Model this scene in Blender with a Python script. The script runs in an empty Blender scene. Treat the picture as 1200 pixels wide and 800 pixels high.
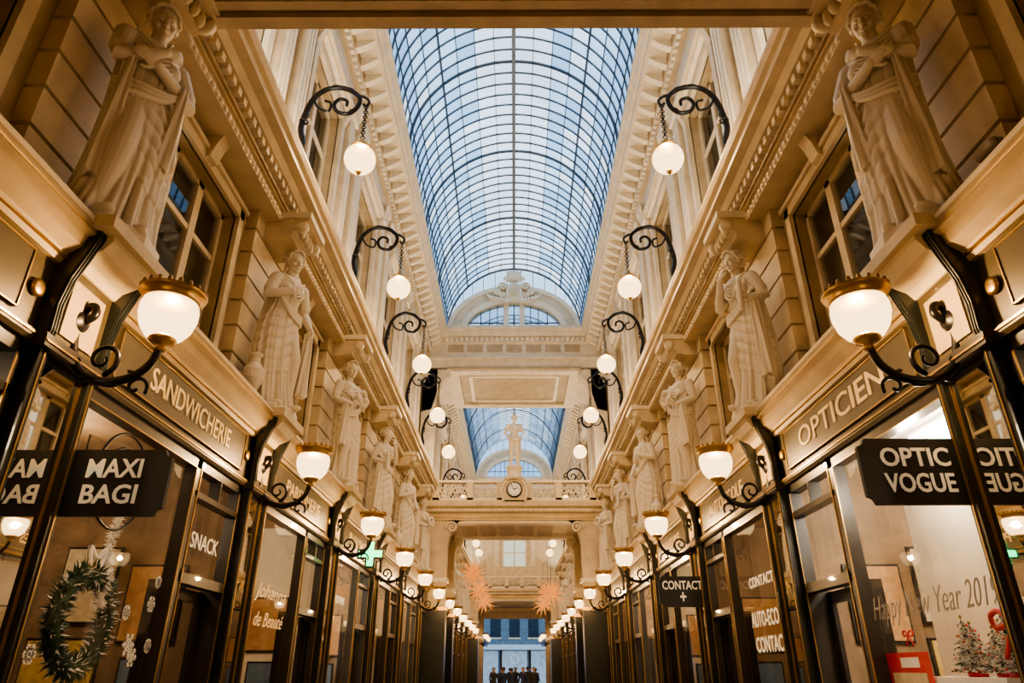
import bpy, bmesh, math, random
from mathutils import Vector, Matrix, Euler, Quaternion
random.seed(7)
pi=math.pi
scene=bpy.context.scene
COL=scene.collection
try:
    scene.view_settings.view_transform='AgX'; scene.view_settings.look='AgX - Medium High Contrast'
except Exception: pass

# ------------------------------------------------------------------ materials
def new_mat(name):
    m=bpy.data.materials.new(name); m.use_nodes=True
    nt=m.node_tree; nt.nodes.clear()
    out=nt.nodes.new('ShaderNodeOutputMaterial')
    return m,nt,out
def mat(name,c,rough=.6,metal=0,var=.12,scale=3.0,bump=.0,bscale=40,emit=None,es=0,coat=0):
    m,nt,out=new_mat(name)
    b=nt.nodes.new('ShaderNodeBsdfPrincipled')
    b.inputs['Roughness'].default_value=rough; b.inputs['Metallic'].default_value=metal
    b.inputs['Coat Weight'].default_value=coat
    tc=nt.nodes.new('ShaderNodeTexCoord')
    if var>0:
        n=nt.nodes.new('ShaderNodeTexNoise'); n.inputs['Scale'].default_value=scale; n.inputs['Detail'].default_value=5
        nt.links.new(tc.outputs['Object'],n.inputs['Vector'])
        r=nt.nodes.new('ShaderNodeValToRGB')
        r.color_ramp.elements[0].position=.3; r.color_ramp.elements[1].position=.7
        r.color_ramp.elements[0].color=(*[x*(1-var) for x in c],1)
        r.color_ramp.elements[1].color=(*[min(1,x*(1+var*.6)) for x in c],1)
        nt.links.new(n.outputs['Fac'],r.inputs['Fac']); nt.links.new(r.outputs['Color'],b.inputs['Base Color'])
    else: b.inputs['Base Color'].default_value=(*c,1)
    if bump>0:
        n2=nt.nodes.new('ShaderNodeTexNoise'); n2.inputs['Scale'].default_value=bscale; n2.inputs['Detail'].default_value=3
        nt.links.new(tc.outputs['Object'],n2.inputs['Vector'])
        bp=nt.nodes.new('ShaderNodeBump'); bp.inputs['Strength'].default_value=bump; bp.inputs['Distance'].default_value=.01
        nt.links.new(n2.outputs['Fac'],bp.inputs['Height']); nt.links.new(bp.outputs['Normal'],b.inputs['Normal'])
    if emit:
        b.inputs['Emission Color'].default_value=(*emit,1); b.inputs['Emission Strength'].default_value=es
    nt.links.new(b.outputs[0],out.inputs[0])
    return m
def glass_mat(name,tint=(.9,.9,.9),refl=.05,amt=.6):
    m,nt,out=new_mat(name)
    t=nt.nodes.new('ShaderNodeBsdfTransparent'); t.inputs[0].default_value=(*tint,1)
    g=nt.nodes.new('ShaderNodeBsdfGlossy'); g.inputs['Roughness'].default_value=.02
    f=nt.nodes.new('ShaderNodeLayerWeight'); f.inputs['Blend'].default_value=.5
    p=nt.nodes.new('ShaderNodeMath'); p.operation='POWER'; p.inputs[1].default_value=4
    a=nt.nodes.new('ShaderNodeMath'); a.operation='MULTIPLY_ADD'; a.use_clamp=True; a.inputs[1].default_value=amt; a.inputs[2].default_value=refl
    nt.links.new(f.outputs['Facing'],p.inputs[0]); nt.links.new(p.outputs[0],a.inputs[0])
    mx=nt.nodes.new('ShaderNodeMixShader')
    nt.links.new(a.outputs[0],mx.inputs[0]); nt.links.new(t.outputs[0],mx.inputs[1]); nt.links.new(g.outputs[0],mx.inputs[2])
    nt.links.new(mx.outputs[0],out.inputs[0])
    return m
def roof_glass(name,tint,milk,milkc):
    m,nt,out=new_mat(name)
    t=nt.nodes.new('ShaderNodeBsdfTransparent')
    tc=nt.nodes.new('ShaderNodeTexCoord'); n=nt.nodes.new('ShaderNodeTexNoise'); n.inputs['Scale'].default_value=.35; n.inputs['Detail'].default_value=4
    nt.links.new(tc.outputs['Object'],n.inputs['Vector'])
    r=nt.nodes.new('ShaderNodeValToRGB'); r.color_ramp.elements[0].position=.35; r.color_ramp.elements[1].position=.65
    r.color_ramp.elements[0].color=(*[x*.76 for x in tint],1); r.color_ramp.elements[1].color=(*tint,1)
    nt.links.new(n.outputs['Fac'],r.inputs['Fac']); nt.links.new(r.outputs['Color'],t.inputs[0])
    d=nt.nodes.new('ShaderNodeBsdfTranslucent'); d.inputs[0].default_value=(*milkc,1)
    mx=nt.nodes.new('ShaderNodeMixShader'); mx.inputs[0].default_value=milk
    nt.links.new(t.outputs[0],mx.inputs[1]); nt.links.new(d.outputs[0],mx.inputs[2]); nt.links.new(mx.outputs[0],out.inputs[0])
    return m
def globe_mat(name,c,s,tr=.4):
    m,nt,out=new_mat(name)
    t=nt.nodes.new('ShaderNodeBsdfTransparent'); t.inputs[0].default_value=(1,.88,.68,1)
    e=nt.nodes.new('ShaderNodeEmission'); e.inputs[0].default_value=(*c,1); e.inputs[1].default_value=s
    mx=nt.nodes.new('ShaderNodeMixShader'); mx.inputs[0].default_value=1-tr
    nt.links.new(t.outputs[0],mx.inputs[1]); nt.links.new(e.outputs[0],mx.inputs[2]); nt.links.new(mx.outputs[0],out.inputs[0])
    return m
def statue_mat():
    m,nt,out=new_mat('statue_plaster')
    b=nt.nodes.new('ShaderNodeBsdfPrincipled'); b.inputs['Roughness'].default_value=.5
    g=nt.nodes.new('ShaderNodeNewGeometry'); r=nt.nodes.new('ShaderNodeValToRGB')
    r.color_ramp.elements[0].position=.40; r.color_ramp.elements[0].color=(.32,.25,.165,1)  # creases darkened in the base colour, standing in for cavity shade
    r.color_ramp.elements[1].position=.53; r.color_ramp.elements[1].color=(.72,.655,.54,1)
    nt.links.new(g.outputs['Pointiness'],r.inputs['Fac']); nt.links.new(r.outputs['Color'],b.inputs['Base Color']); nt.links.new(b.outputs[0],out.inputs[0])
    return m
def floor_mat():
    m,nt,out=new_mat('marble_tiles')
    b=nt.nodes.new('ShaderNodeBsdfPrincipled'); b.inputs['Roughness'].default_value=.25
    tc=nt.nodes.new('ShaderNodeTexCoord'); ch=nt.nodes.new('ShaderNodeTexChecker'); ch.inputs['Scale'].default_value=2
    ch.inputs[1].default_value=(.6,.52,.42,1); ch.inputs[2].default_value=(.2,.17,.14,1)
    nt.links.new(tc.outputs['Object'],ch.inputs[0]); nt.links.new(ch.outputs[0],b.inputs['Base Color']); nt.links.new(b.outputs[0],out.inputs[0])
    return m
CREAM=mat('cream_plaster',(.57,.465,.31),.5,var=.18,bump=.2)
OCHRE=mat('ochre_plaster',(.35,.26,.145),.55,var=.22,bump=.2)
WHITE=mat('pale_plaster',(.68,.59,.44),.5,var=.1,bump=.15)
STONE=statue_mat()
GILT=mat('gilded_brass',(.42,.27,.10),.32,metal=.9,var=.15)
BRONZE=mat('olive_bronze',(.075,.058,.032),.4,metal=.2,var=.2,coat=.1)
WOOD=mat('dark_shop_wood',(.018,.014,.011),.35,var=.3,coat=.15)
MARBLE=mat('dark_green_marble',(.010,.013,.012),.3,var=.5,scale=6,coat=.15)
BLACK=mat('black_iron',(.012,.011,.011),.35,metal=.6,var=.1)
SIGNB=mat('black_sign_enamel',(.006,.008,.012),.6,var=0)
SIGNW=mat('sign_lettering',(.8,.76,.62),.5,var=0,emit=(.8,.75,.6),es=.15)
GOLDL=mat('gold_lettering',(.80,.64,.38),.4,metal=.1,var=0)
WIN=glass_mat('window_glass',(.75,.78,.8),.08)
SHOPG=glass_mat('shop_glass',(.95,.95,.94),.05)
MIRROR=mat('mirror_glass',(.75,.72,.66),.02,metal=1,var=0)
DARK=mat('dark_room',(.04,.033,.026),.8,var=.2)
BLIND=mat('white_blind',(.8,.78,.72),.7,var=.05,emit=(1,.95,.85),es=3.0)
SBLIND=mat('backlit_blind',(.8,.77,.7),.7,var=.05,emit=(1,.9,.72),es=.9)
CURT=mat('pale_curtain',(.66,.60,.50),.8,var=.05)
BAR=mat('roof_ironwork',(.035,.05,.065),.5,var=.1)
RIDGE=mat('roof_ridge_paint',(.15,.17,.19),.5,var=.1)
G1=roof_glass('roof_glass_light',(.98,1,1),.4,(.95,.98,1))
G2=roof_glass('roof_glass_blue',(.42,.60,.80),.3,(.55,.73,.92))
G3=roof_glass('roof_glass_mid',(.64,.79,.93),.35,(.72,.87,1))
OPAL=globe_mat('opal_glass',(1,.70,.36),4.2,.4)
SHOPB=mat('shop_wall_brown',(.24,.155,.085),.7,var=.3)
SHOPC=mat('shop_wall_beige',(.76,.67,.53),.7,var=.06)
FLOOR=floor_mat()
GREEN=mat('fir_needles',(.018,.055,.028),.7,var=.4,scale=30)
SNOW=mat('snow_white',(.85,.85,.85),.7,var=0)
RED=mat('red_ribbon',(.6,.02,.03),.4,var=.1)
GREENE=mat('green_led',(.0,.5,.2),.4,var=0,emit=(.03,1,.35),es=3)
STARM=mat('star_lattice_gold',(.65,.33,.12),.4,var=.1,emit=(1,.36,.08),es=.55)
LEDW=mat('ceiling_light_panel',(.9,.9,.9),.5,var=0,emit=(1,.97,.9),es=8)
GOODS=[mat('goods_%d'%i,c,.6,var=.2,scale=15) for i,c in enumerate([(.5,.28,.13),(.65,.55,.38),(.4,.07,.05),(.14,.2,.28),(.6,.42,.15)])]
GREY=mat('grey_housing',(.30,.26,.2),.4,var=.05)

# ------------------------------------------------------------------ mesh builder
class MB:
    def __init__(s): s.v=[];s.f=[];s.m=[];s.sm=[];s.mats=[]
    def mi(s,m):
        if m not in s.mats: s.mats.append(m)
        return s.mats.index(m)
    def add(s,vs,fs,m,smooth=False,T=None):
        o=len(s.v); i=s.mi(m)
        if T is not None: vs=[T@Vector(v) for v in vs]
        s.v+= [tuple(v) for v in vs]
        for f in fs: s.f.append(tuple(a+o for a in f)); s.m.append(i); s.sm.append(smooth)
    def box(s,x0,x1,y0,y1,z0,z1,m,T=None):
        if m in (WIN,SHOPG):
            s.add([(x0,y0,z0),(x0,y1,z0),(x0,y1,z1),(x0,y0,z1)],[(0,1,2,3)],m,False,T); return
        vs=[(x,y,z) for x in(x0,x1) for y in(y0,y1) for z in(z0,z1)]
        s.add(vs,[(0,1,3,2),(4,6,7,5),(0,4,5,1),(2,3,7,6),(0,2,6,4),(1,5,7,3)],m,False,T)
    def prism(s,poly,ax,a0,a1,m,T=None):
        n=len(poly)
        def P(p,a): return (a,p[0],p[1]) if ax=='x' else ((p[0],a,p[1]) if ax=='y' else (p[0],p[1],a))
        vs=[P(p,a0) for p in poly]+[P(p,a1) for p in poly]
        fs=[(i,(i+1)%n,n+(i+1)%n,n+i) for i in range(n)]+[tuple(range(n)),tuple(range(2*n-1,n-1,-1))]
        s.add(vs,fs,m,False,T)
    def lathe(s,prof,c,m,n=20,T=None,smooth=True,sx=1,sy=1):
        vs=[];fs=[]
        for r,z in prof:
            for i in range(n):
                a=2*pi*i/n; vs.append((c[0]+r*sx*math.cos(a),c[1]+r*sy*math.sin(a),c[2]+z))
        for j in range(len(prof)-1):
            for i in range(n):
                fs.append((j*n+i,j*n+(i+1)%n,(j+1)*n+(i+1)%n,(j+1)*n+i))
        fs.append(tuple(range(n))); k=(len(prof)-1)*n; fs.append(tuple(range(k+n-1,k-1,-1)))
        s.add(vs,fs,m,smooth,T)
    def ell(s,c,r,m,R=None,nu=16,nv=10,T=None):
        vs=[];fs=[]
        for j in range(nv+1):
            ph=-pi/2+pi*j/nv; cr=max(math.cos(ph),.02)
            for i in range(nu):
                a=2*pi*i/nu; p=Vector((r[0]*cr*math.cos(a),r[1]*cr*math.sin(a),r[2]*math.sin(ph)))
                if R is not None: p=R@p
                vs.append(p+Vector(c))
        for j in range(nv):
            for i in range(nu): fs.append((j*nu+i,j*nu+(i+1)%nu,(j+1)*nu+(i+1)%nu,(j+1)*nu+i))
        fs.append(tuple(range(nu))); k=nv*nu; fs.append(tuple(range(k+nu-1,k-1,-1)))
        s.add(vs,fs,m,True,T)
    def tube(s,path,rad,m,n=10,T=None):
        P=[Vector(p) for p in path]; L=len(P)
        if not hasattr(rad,'__len__'): rad=[rad]*L
        d0=(P[1]-P[0]).normalized(); d1=(P[-1]-P[-2]).normalized()
        P=[P[0]-d0*rad[0]*.9,P[0]-d0*rad[0]*.6]+P+[P[-1]+d1*rad[-1]*.6,P[-1]+d1*rad[-1]*.9]
        R=[rad[0]*.2,rad[0]*.75]+list(rad)+[rad[-1]*.75,rad[-1]*.2]
        up=Vector((0,0,1)) if abs(d0.z)<.9 else Vector((1,0,0))
        nx=d0.cross(up).normalized(); vs=[];fs=[]
        for k,p in enumerate(P):
            a=P[max(k-1,0)];b=P[min(k+1,len(P)-1)]; d=(b-a).normalized()
            nx=(nx-d*nx.dot(d)); 
            if nx.length<1e-4: nx=d.orthogonal()
            nx.normalize(); ny=d.cross(nx)
            for i in range(n):
                t=2*pi*i/n; vs.append(p+(nx*math.cos(t)+ny*math.sin(t))*R[k])
        for j in range(len(P)-1):
            for i in range(n): fs.append((j*n+i,j*n+(i+1)%n,(j+1)*n+(i+1)%n,(j+1)*n+i))
        fs.append(tuple(range(n))); k=(len(P)-1)*n; fs.append(tuple(range(k+n-1,k-1,-1)))
        s.add(vs,fs,m,True,T)
    def loft(s,rings,m,smooth=True):
        n=len(rings[0]); vs=[p for r in rings for p in r]; fs=[]
        for j in range(len(rings)-1):
            for i in range(n): fs.append((j*n+i,j*n+(i+1)%n,(j+1)*n+(i+1)%n,(j+1)*n+i))
        fs.append(tuple(range(n))); k=(len(rings)-1)*n; fs.append(tuple(range(k+n-1,k-1,-1)))
        s.add(vs,fs,m,smooth)
    def torus(s,c,R,r,m,axis='z',n=14,k=6):
        vs=[];fs=[]
        for i in range(n):
            a=2*pi*i/n
            for j in range(k):
                b=2*pi*j/k; q=R+r*math.cos(b); p=(q*math.cos(a),q*math.sin(a),r*math.sin(b))
                if axis=='x': p=(p[2],p[0],p[1])
                if axis=='y': p=(p[0],p[2],p[1])
                vs.append((p[0]+c[0],p[1]+c[1],p[2]+c[2]))
        for i in range(n):
            for j in range(k): fs.append((i*k+j,((i+1)%n)*k+j,((i+1)%n)*k+(j+1)%k,i*k+(j+1)%k))
        s.add(vs,fs,m,True)
    def mesh(s,name,flip=False):
        me=bpy.data.meshes.new(name)
        vs=[(-a,b,c) for a,b,c in s.v] if flip else s.v
        me.from_pydata(vs,[],s.f)
        for m in s.mats: me.materials.append(m)
        me.polygons.foreach_set('material_index',s.m); me.polygons.foreach_set('use_smooth',s.sm)
        bm=bmesh.new(); bm.from_mesh(me); bmesh.ops.recalc_face_normals(bm,faces=bm.faces); bm.to_mesh(me); bm.free()
        me.update(); return me
    def obj(s,name,loc=(0,0,0),rot=(0,0,0),flip=False,parent=None):
        return ob_from(s.mesh(name,flip),name,loc,rot,parent)
def ob_from(me,name,loc=(0,0,0),rot=(0,0,0),parent=None,scale=None):
    o=bpy.data.objects.new(name,me); COL.objects.link(o); o.location=loc; o.rotation_euler=rot
    if scale: o.scale=scale
    if parent: o.parent=parent
    return o
def empty(name,loc=(0,0,0),rot=(0,0,0)):
    return ob_from(None,name,loc,rot)
def plight(name,loc,power,color=(1,.66,.34),r=.06,parent=None):
    l=bpy.data.lights.new(name,'POINT'); l.energy=power; l.color=color; l.shadow_soft_size=r
    return ob_from(l,name,loc,parent=parent)
def crom(pts,sub=6):
    P=[Vector(p) for p in pts]; P=[P[0]*2-P[1]]+P+[P[-1]*2-P[-2]]; out=[]
    for i in range(1,len(P)-2):
        for k in range(sub):
            t=k/sub; a,b,c,d=P[i-1],P[i],P[i+1],P[i+2]
            out.append(.5*((2*b)+(c-a)*t+(2*a-5*b+4*c-d)*t*t+(-a+3*b-3*c+d)*t**3))
    out.append(P[-2]); return out
def lerp_tab(tab,z):
    if z<=tab[0][0]: return tab[0][1:]
    for a,b in zip(tab,tab[1:]):
        if z<=b[0]:
            t=(z-a[0])/(b[0]-a[0])
            return [x+(y-x)*t for x,y in zip(a[1:],b[1:])]
    return tab[-1][1:]
def text(name,body,w,h,loc,rot,m,parent=None,ext=.006,sp=1.0,shear=0,bold=.02):
    c=bpy.data.curves.new(name,'FONT'); c.body=body; c.align_x='CENTER'; c.align_y='CENTER'; c.extrude=ext; c.space_line=.85; c.space_character=sp; c.shear=shear
    c.offset=bold
    c.materials.append(m); c.resolution_u=3
    o=bpy.data.objects.new(name,c); COL.objects.link(o)
    bpy.context.view_layer.update(); d=o.dimensions
    o.scale=(w/max(d.x,.01),h/max(d.y,.01),1); o.location=loc; o.rotation_euler=rot
    if parent: o.parent=parent
    return o
RL=(pi/2,0,pi/2); RR=(pi/2,0,-pi/2); RF=(pi/2,0,0)

B=4.06; Y0=4.5
YK=[Y0+B*k for k in range(-1,12)]
YEND=53.2

# ------------------------------------------------------------------ walls
def build_wall(side):
    w=MB()
    for yk in YK:
        z=2.95
        while z<6.0:
            h=min(.38,6.05-z)
            w.box(3.62,4.3,yk-.62,yk+.62,z,z+h-.04,CREAM); w.box(3.68,4.3,yk-.58,yk+.58,z+h-.04,z+h,OCHRE); z+=h
        a,b=yk+.62,yk+B-.62
        wy0,wy1=yk+1.0,yk+B-.95
        w.box(3.78,4.3,a,wy0,2.95,6.05,OCHRE); w.box(3.78,4.3,wy1,b,2.95,6.05,OCHRE)
        w.box(3.78,4.3,wy0,wy1,2.95,3.3,CREAM); w.box(3.78,4.3,wy0,wy1,5.55,6.05,OCHRE)
        for (p,q,r,s_) in ((wy0-.13,wy0,3.3,5.68),(wy1,wy1+.13,3.3,5.68)): w.box(3.72,3.8,p,q,r,s_,CREAM)
        w.box(3.72,3.8,wy0-.13,wy1+.13,5.55,5.68,CREAM); w.box(3.68,3.8,wy0-.18,wy1+.18,5.68,5.74,CREAM)
        w.prism([(3.64,3.22),(3.8,3.22),(4.15,3.34),(3.64,3.30)],'y',wy0-.15,wy1+.15,CREAM)
        w.prism([(3.5,5.98),(3.78,5.98),(3.78,5.55),(3.66,5.6),(3.6,5.8)],'y',yk+B/2-.1,yk+B/2+.1,CREAM)
        w.box(3.9,4.3,yk-1.05,yk+1.0,6.65,12.2,OCHRE)
        w.box(3.9,4.3,yk+1.0,yk+B-1.05,6.65,7.5,OCHRE); w.box(3.9,4.3,yk+1.0,yk+B-1.05,11.1,12.2,OCHRE)
        w.box(3.84,3.92,yk+1.1,yk+B-1.15,6.9,7.3,CREAM)
        u0,u1=yk+1.0,yk+B-1.05
        for p,q in ((u0-.18,u0),(u1,u1+.18)): w.box(3.8,3.92,p,q,7.4,11.1,CREAM)
        w.box(3.8,3.92,u0-.18,u1+.18,11.1,11.28,CREAM); w.box(3.62,3.92,u0-.28,u1+.28,11.45,11.58,CREAM); w.box(3.7,3.92,u0-.22,u1+.22,11.36,11.45,WHITE)
        w.box(3.7,3.92,u0-.25,u1+.25,7.38,7.5,CREAM)
        w.prism([(u0-.25,11.58),(u1+.25,11.58),((u0+u1)/2,12.05)],'x',3.68,3.92,CREAM)
        for p in (u0-.2,u1+.05): w.prism([(3.65,11.4),(3.92,11.4),(3.92,10.9),(3.8,11.0)],'y',p,p+.15,CREAM)
        for c in (-.42,.42):
            y=yk+c
            w.box(3.72,3.92,y-.27,y+.27,6.65,7.25,CREAM); w.box(3.68,3.92,y-.3,y+.3,7.15,7.25,WHITE)
            w.box(3.76,3.92,y-.23,y+.23,7.25,11.6,CREAM)
            for dy in (-.14,0,.14): w.box(3.735,3.77,y+dy-.04,y+dy+.04,7.5,11.3,WHITE)
            w.box(3.7,3.92,y-.27,y+.27,11.6,11.7,WHITE)
            w.prism([(3.74,11.7),(3.92,11.7),(3.92,12.1),(3.6,12.1),(3.66,11.85)],'y',y-.28,y+.28,CREAM)
            for dy in (-.2,.2): w.lathe([(.09,-.02),(.1,0),(.1,.06)],(0,0,0),WHITE,10,T=Matrix.Translation((3.64,y+dy,11.98))@Matrix.Rotation(pi/2,4,'Y'))
        w.prism([(3.42,5.62),(3.66,5.62),(3.66,6.05),(3.0,6.05),(3.0,5.93),(3.1,5.9),(3.14,5.76),(3.22,5.72),(3.22,5.66)],'y',yk-.34,yk+.34,CREAM)
        w.box(2.96,3.66,yk-.38,yk+.38,5.95,6.05,WHITE)
        for dy in (-.3,.3):
            w.lathe([(.03,-.05),(.1,-.04),(.1,.04),(.03,.05)],(0,0,0),WHITE,12,T=Matrix.Translation((3.1,yk+dy,5.84))@Matrix.Rotation(pi/2,4,'X'))
        # acanthus leaves on the capital and in the entablature frieze
        for dy in (-.2,-.07,.07,.2):
            w.ell((3.1,yk+dy,5.80),(.05,.05,.1),WHITE,nu=8,nv=6)
        w.lathe([(.02,-.05),(.1,-.03),(.12,.0),(.06,.02)],(0,0,0),WHITE,12,T=Matrix.Translation((3.34,yk,6.2))@Matrix.Rotation(-pi/2,4,'Y'))
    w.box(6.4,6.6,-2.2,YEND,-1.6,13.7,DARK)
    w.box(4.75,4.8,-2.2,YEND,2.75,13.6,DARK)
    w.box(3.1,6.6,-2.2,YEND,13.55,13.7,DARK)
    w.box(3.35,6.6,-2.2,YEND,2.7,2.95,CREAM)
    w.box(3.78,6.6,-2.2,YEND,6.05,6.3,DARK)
    w.obj('wall_left' if side<0 else 'wall_right',flip=side<0)
    for k,yk in enumerate(YK):
        wy0,wy1=yk+1.0,yk+B-.95
        g=MB(); X=3.98
        def fr(y0,y1,z0,z1,t=.07,m=CREAM,X=X):
            g.box(X-.04,X+.04,y0,y0+t,z0,z1,m);g.box(X-.04,X+.04,y1-t,y1,z0,z1,m);g.box(X-.04,X+.04,y0,y1,z0,z0+t,m);g.box(X-.04,X+.04,y0,y1,z1-t,z1,m)
        n=3
        for i in range(n):
            a=wy0+(wy1-wy0)*i/n; b=wy0+(wy1-wy0)*(i+1)/n
            fr(a,b,3.3,5.55); g.box(X-.03,X+.03,a,b,4.8,4.87,CREAM)
        g.box(X,X+.008,wy0,wy1,3.3,5.55,WIN)
        g.box(X+.05,X+.08,wy0,wy0+.68,3.3,5.55,SBLIND if k in(1,3) else CURT)
        g.obj('window_%d'%(k+1 if side<0 else k+21),flip=side<0)
        g=MB(); u0,u1=yk+1.0,yk+B-1.05; X=4.12
        for i in range(2):
            a=u0+(u1-u0)*i/2; b=u0+(u1-u0)*(i+1)/2
            fr(a,b,7.5,11.1,.08,CREAM,X); g.box(X-.03,X+.03,a,b,9.9,9.98,CREAM); g.box(X-.02,X+.02,a,b,8.7,8.75,CREAM)
        g.box(X,X+.008,u0,u1,7.5,11.1,WIN)
        g.box(X+.15,X+.17,u0,u1 if k==1 else u0+.4,7.5,11.1,BLIND if k in(1,) else CURT)
        g.obj('window_%d'%(k+41 if side<0 else k+61),flip=side<0)
    def brk(prof,y0,y1,m,name,extra=None):
        t=MB(); t.prism(prof,'y',y0,y1,m)
        if extra: extra(t)
        t.obj(name,flip=side<0)
    n0=1 if side<0 else 11
    def e1(t):
        y=-2
        while y<YEND:
            t.box(3.26,3.36,y,y+.09,6.17,6.27,WHITE); y+=.17
        t.box(3.32,3.36,-2,YEND,6.08,6.12,OCHRE)
        t.box(3.352,3.362,-2,YEND,6.13,6.3,OCHRE)
        y=-2
        while y<YEND:
            t.ell((3.4,y,5.95),(.035,.045,.04),WHITE,nu=8,nv=5); y+=.12
        t.box(3.4,3.8,-2,YEND,5.9,6.0,CREAM)
    brk([(3.8,6.0),(3.44,6.0),(3.4,6.05),(3.36,6.05),(3.36,6.3),(3.26,6.33),(3.2,6.42),(3.08,6.45),(3.08,6.55),(3.03,6.58),(3.0,6.66),(3.0,6.7),(4.3,6.7),(4.3,6.0)],-2.0,YEND,CREAM,'trim_%d'%n0,e1)
    def e2(t):
        y=5.0
        t.box(3.592,3.61,4.9,YEND,12.72,13.0,OCHRE)
        while y<YEND:
            t.prism([(3.18,13.0),(3.7,13.0),(3.7,12.72),(3.5,12.78),(3.3,12.9)],'y',y,y+.16,WHITE); y+=.508
        y=5.0
        while y<YEND:
            t.box(3.6,3.68,y,y+.1,12.56,12.66,WHITE); y+=.2
    brk([(4.3,12.1),(3.82,12.1),(3.78,12.2),(3.78,12.5),(3.68,12.55),(3.68,12.68),(3.6,12.72),(3.6,13.0),(3.12,13.02),(3.12,13.2),(3.06,13.24),(3.0,13.38),(2.95,13.42),(2.95,13.6),(4.3,13.6)],-2.0,YEND,CREAM,'trim_%d'%(n0+1),e2)
    t=MB()
    for yk in YK[1:]:
        t.box(3.25,3.9,yk-.3,yk+.3,6.7,6.82,WHITE)
        for dy in (-.42,.42):
            sg=1 if dy>0 else -1
            pts=[]
            for i in range(26):
                a=i/25*3.6*pi; r=.2*(1-i/30)
                pts.append((3.24,yk+dy+sg*(r*math.cos(a)),6.9+r*math.sin(a)))
            t.tube(pts,.045,WHITE,8)
            t.tube(crom([(3.24,yk+dy+sg*.15,6.76),(3.22,yk+dy+sg*.4,6.8),(3.24,yk+dy+sg*.55,6.95),(3.24,yk+dy+sg*.48,7.05)],5),.035,WHITE,7)
            for q in range(4): t.ell((3.2,yk+dy+sg*(.12+.11*q),6.84+.05*q),(.03,.05,.06),WHITE,nu=8,nv=6)
    t.obj('trim_%d'%(n0+2),flip=side<0)
for s in(-1,1): build_wall(s)

# ------------------------------------------------------------------ uplight troughs
def trough(side,x,y,z,L,power,tilt,color):
    m=MB(); m.box(-.06,.06,-L/2,L/2,0,.05,GREY); m.box(-.06,-.05,-L/2,L/2,.05,.08,GREY); m.box(.05,.06,-L/2,L/2,.05,.08,GREY)
    o=m.obj('cornice_uplighter',(side*x,y,z))
    l=bpy.data.lights.new('led_strip','AREA'); l.shape='RECTANGLE'; l.size=.08; l.size_y=L*.95; l.energy=power; l.color=color
    a=bpy.data.objects.new('led_strip',l); COL.objects.link(a); a.parent=o; a.location=(0,0,.06)
    a.rotation_euler=Euler((0,pi+side*tilt,0))
for k,yk in enumerate(YK):
    for s in(-1,1):
        if 0<k: trough(s,3.3,yk+2.03,6.71,1.9,220 if k==1 else 105,.3,(1,.90,.74))

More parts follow.
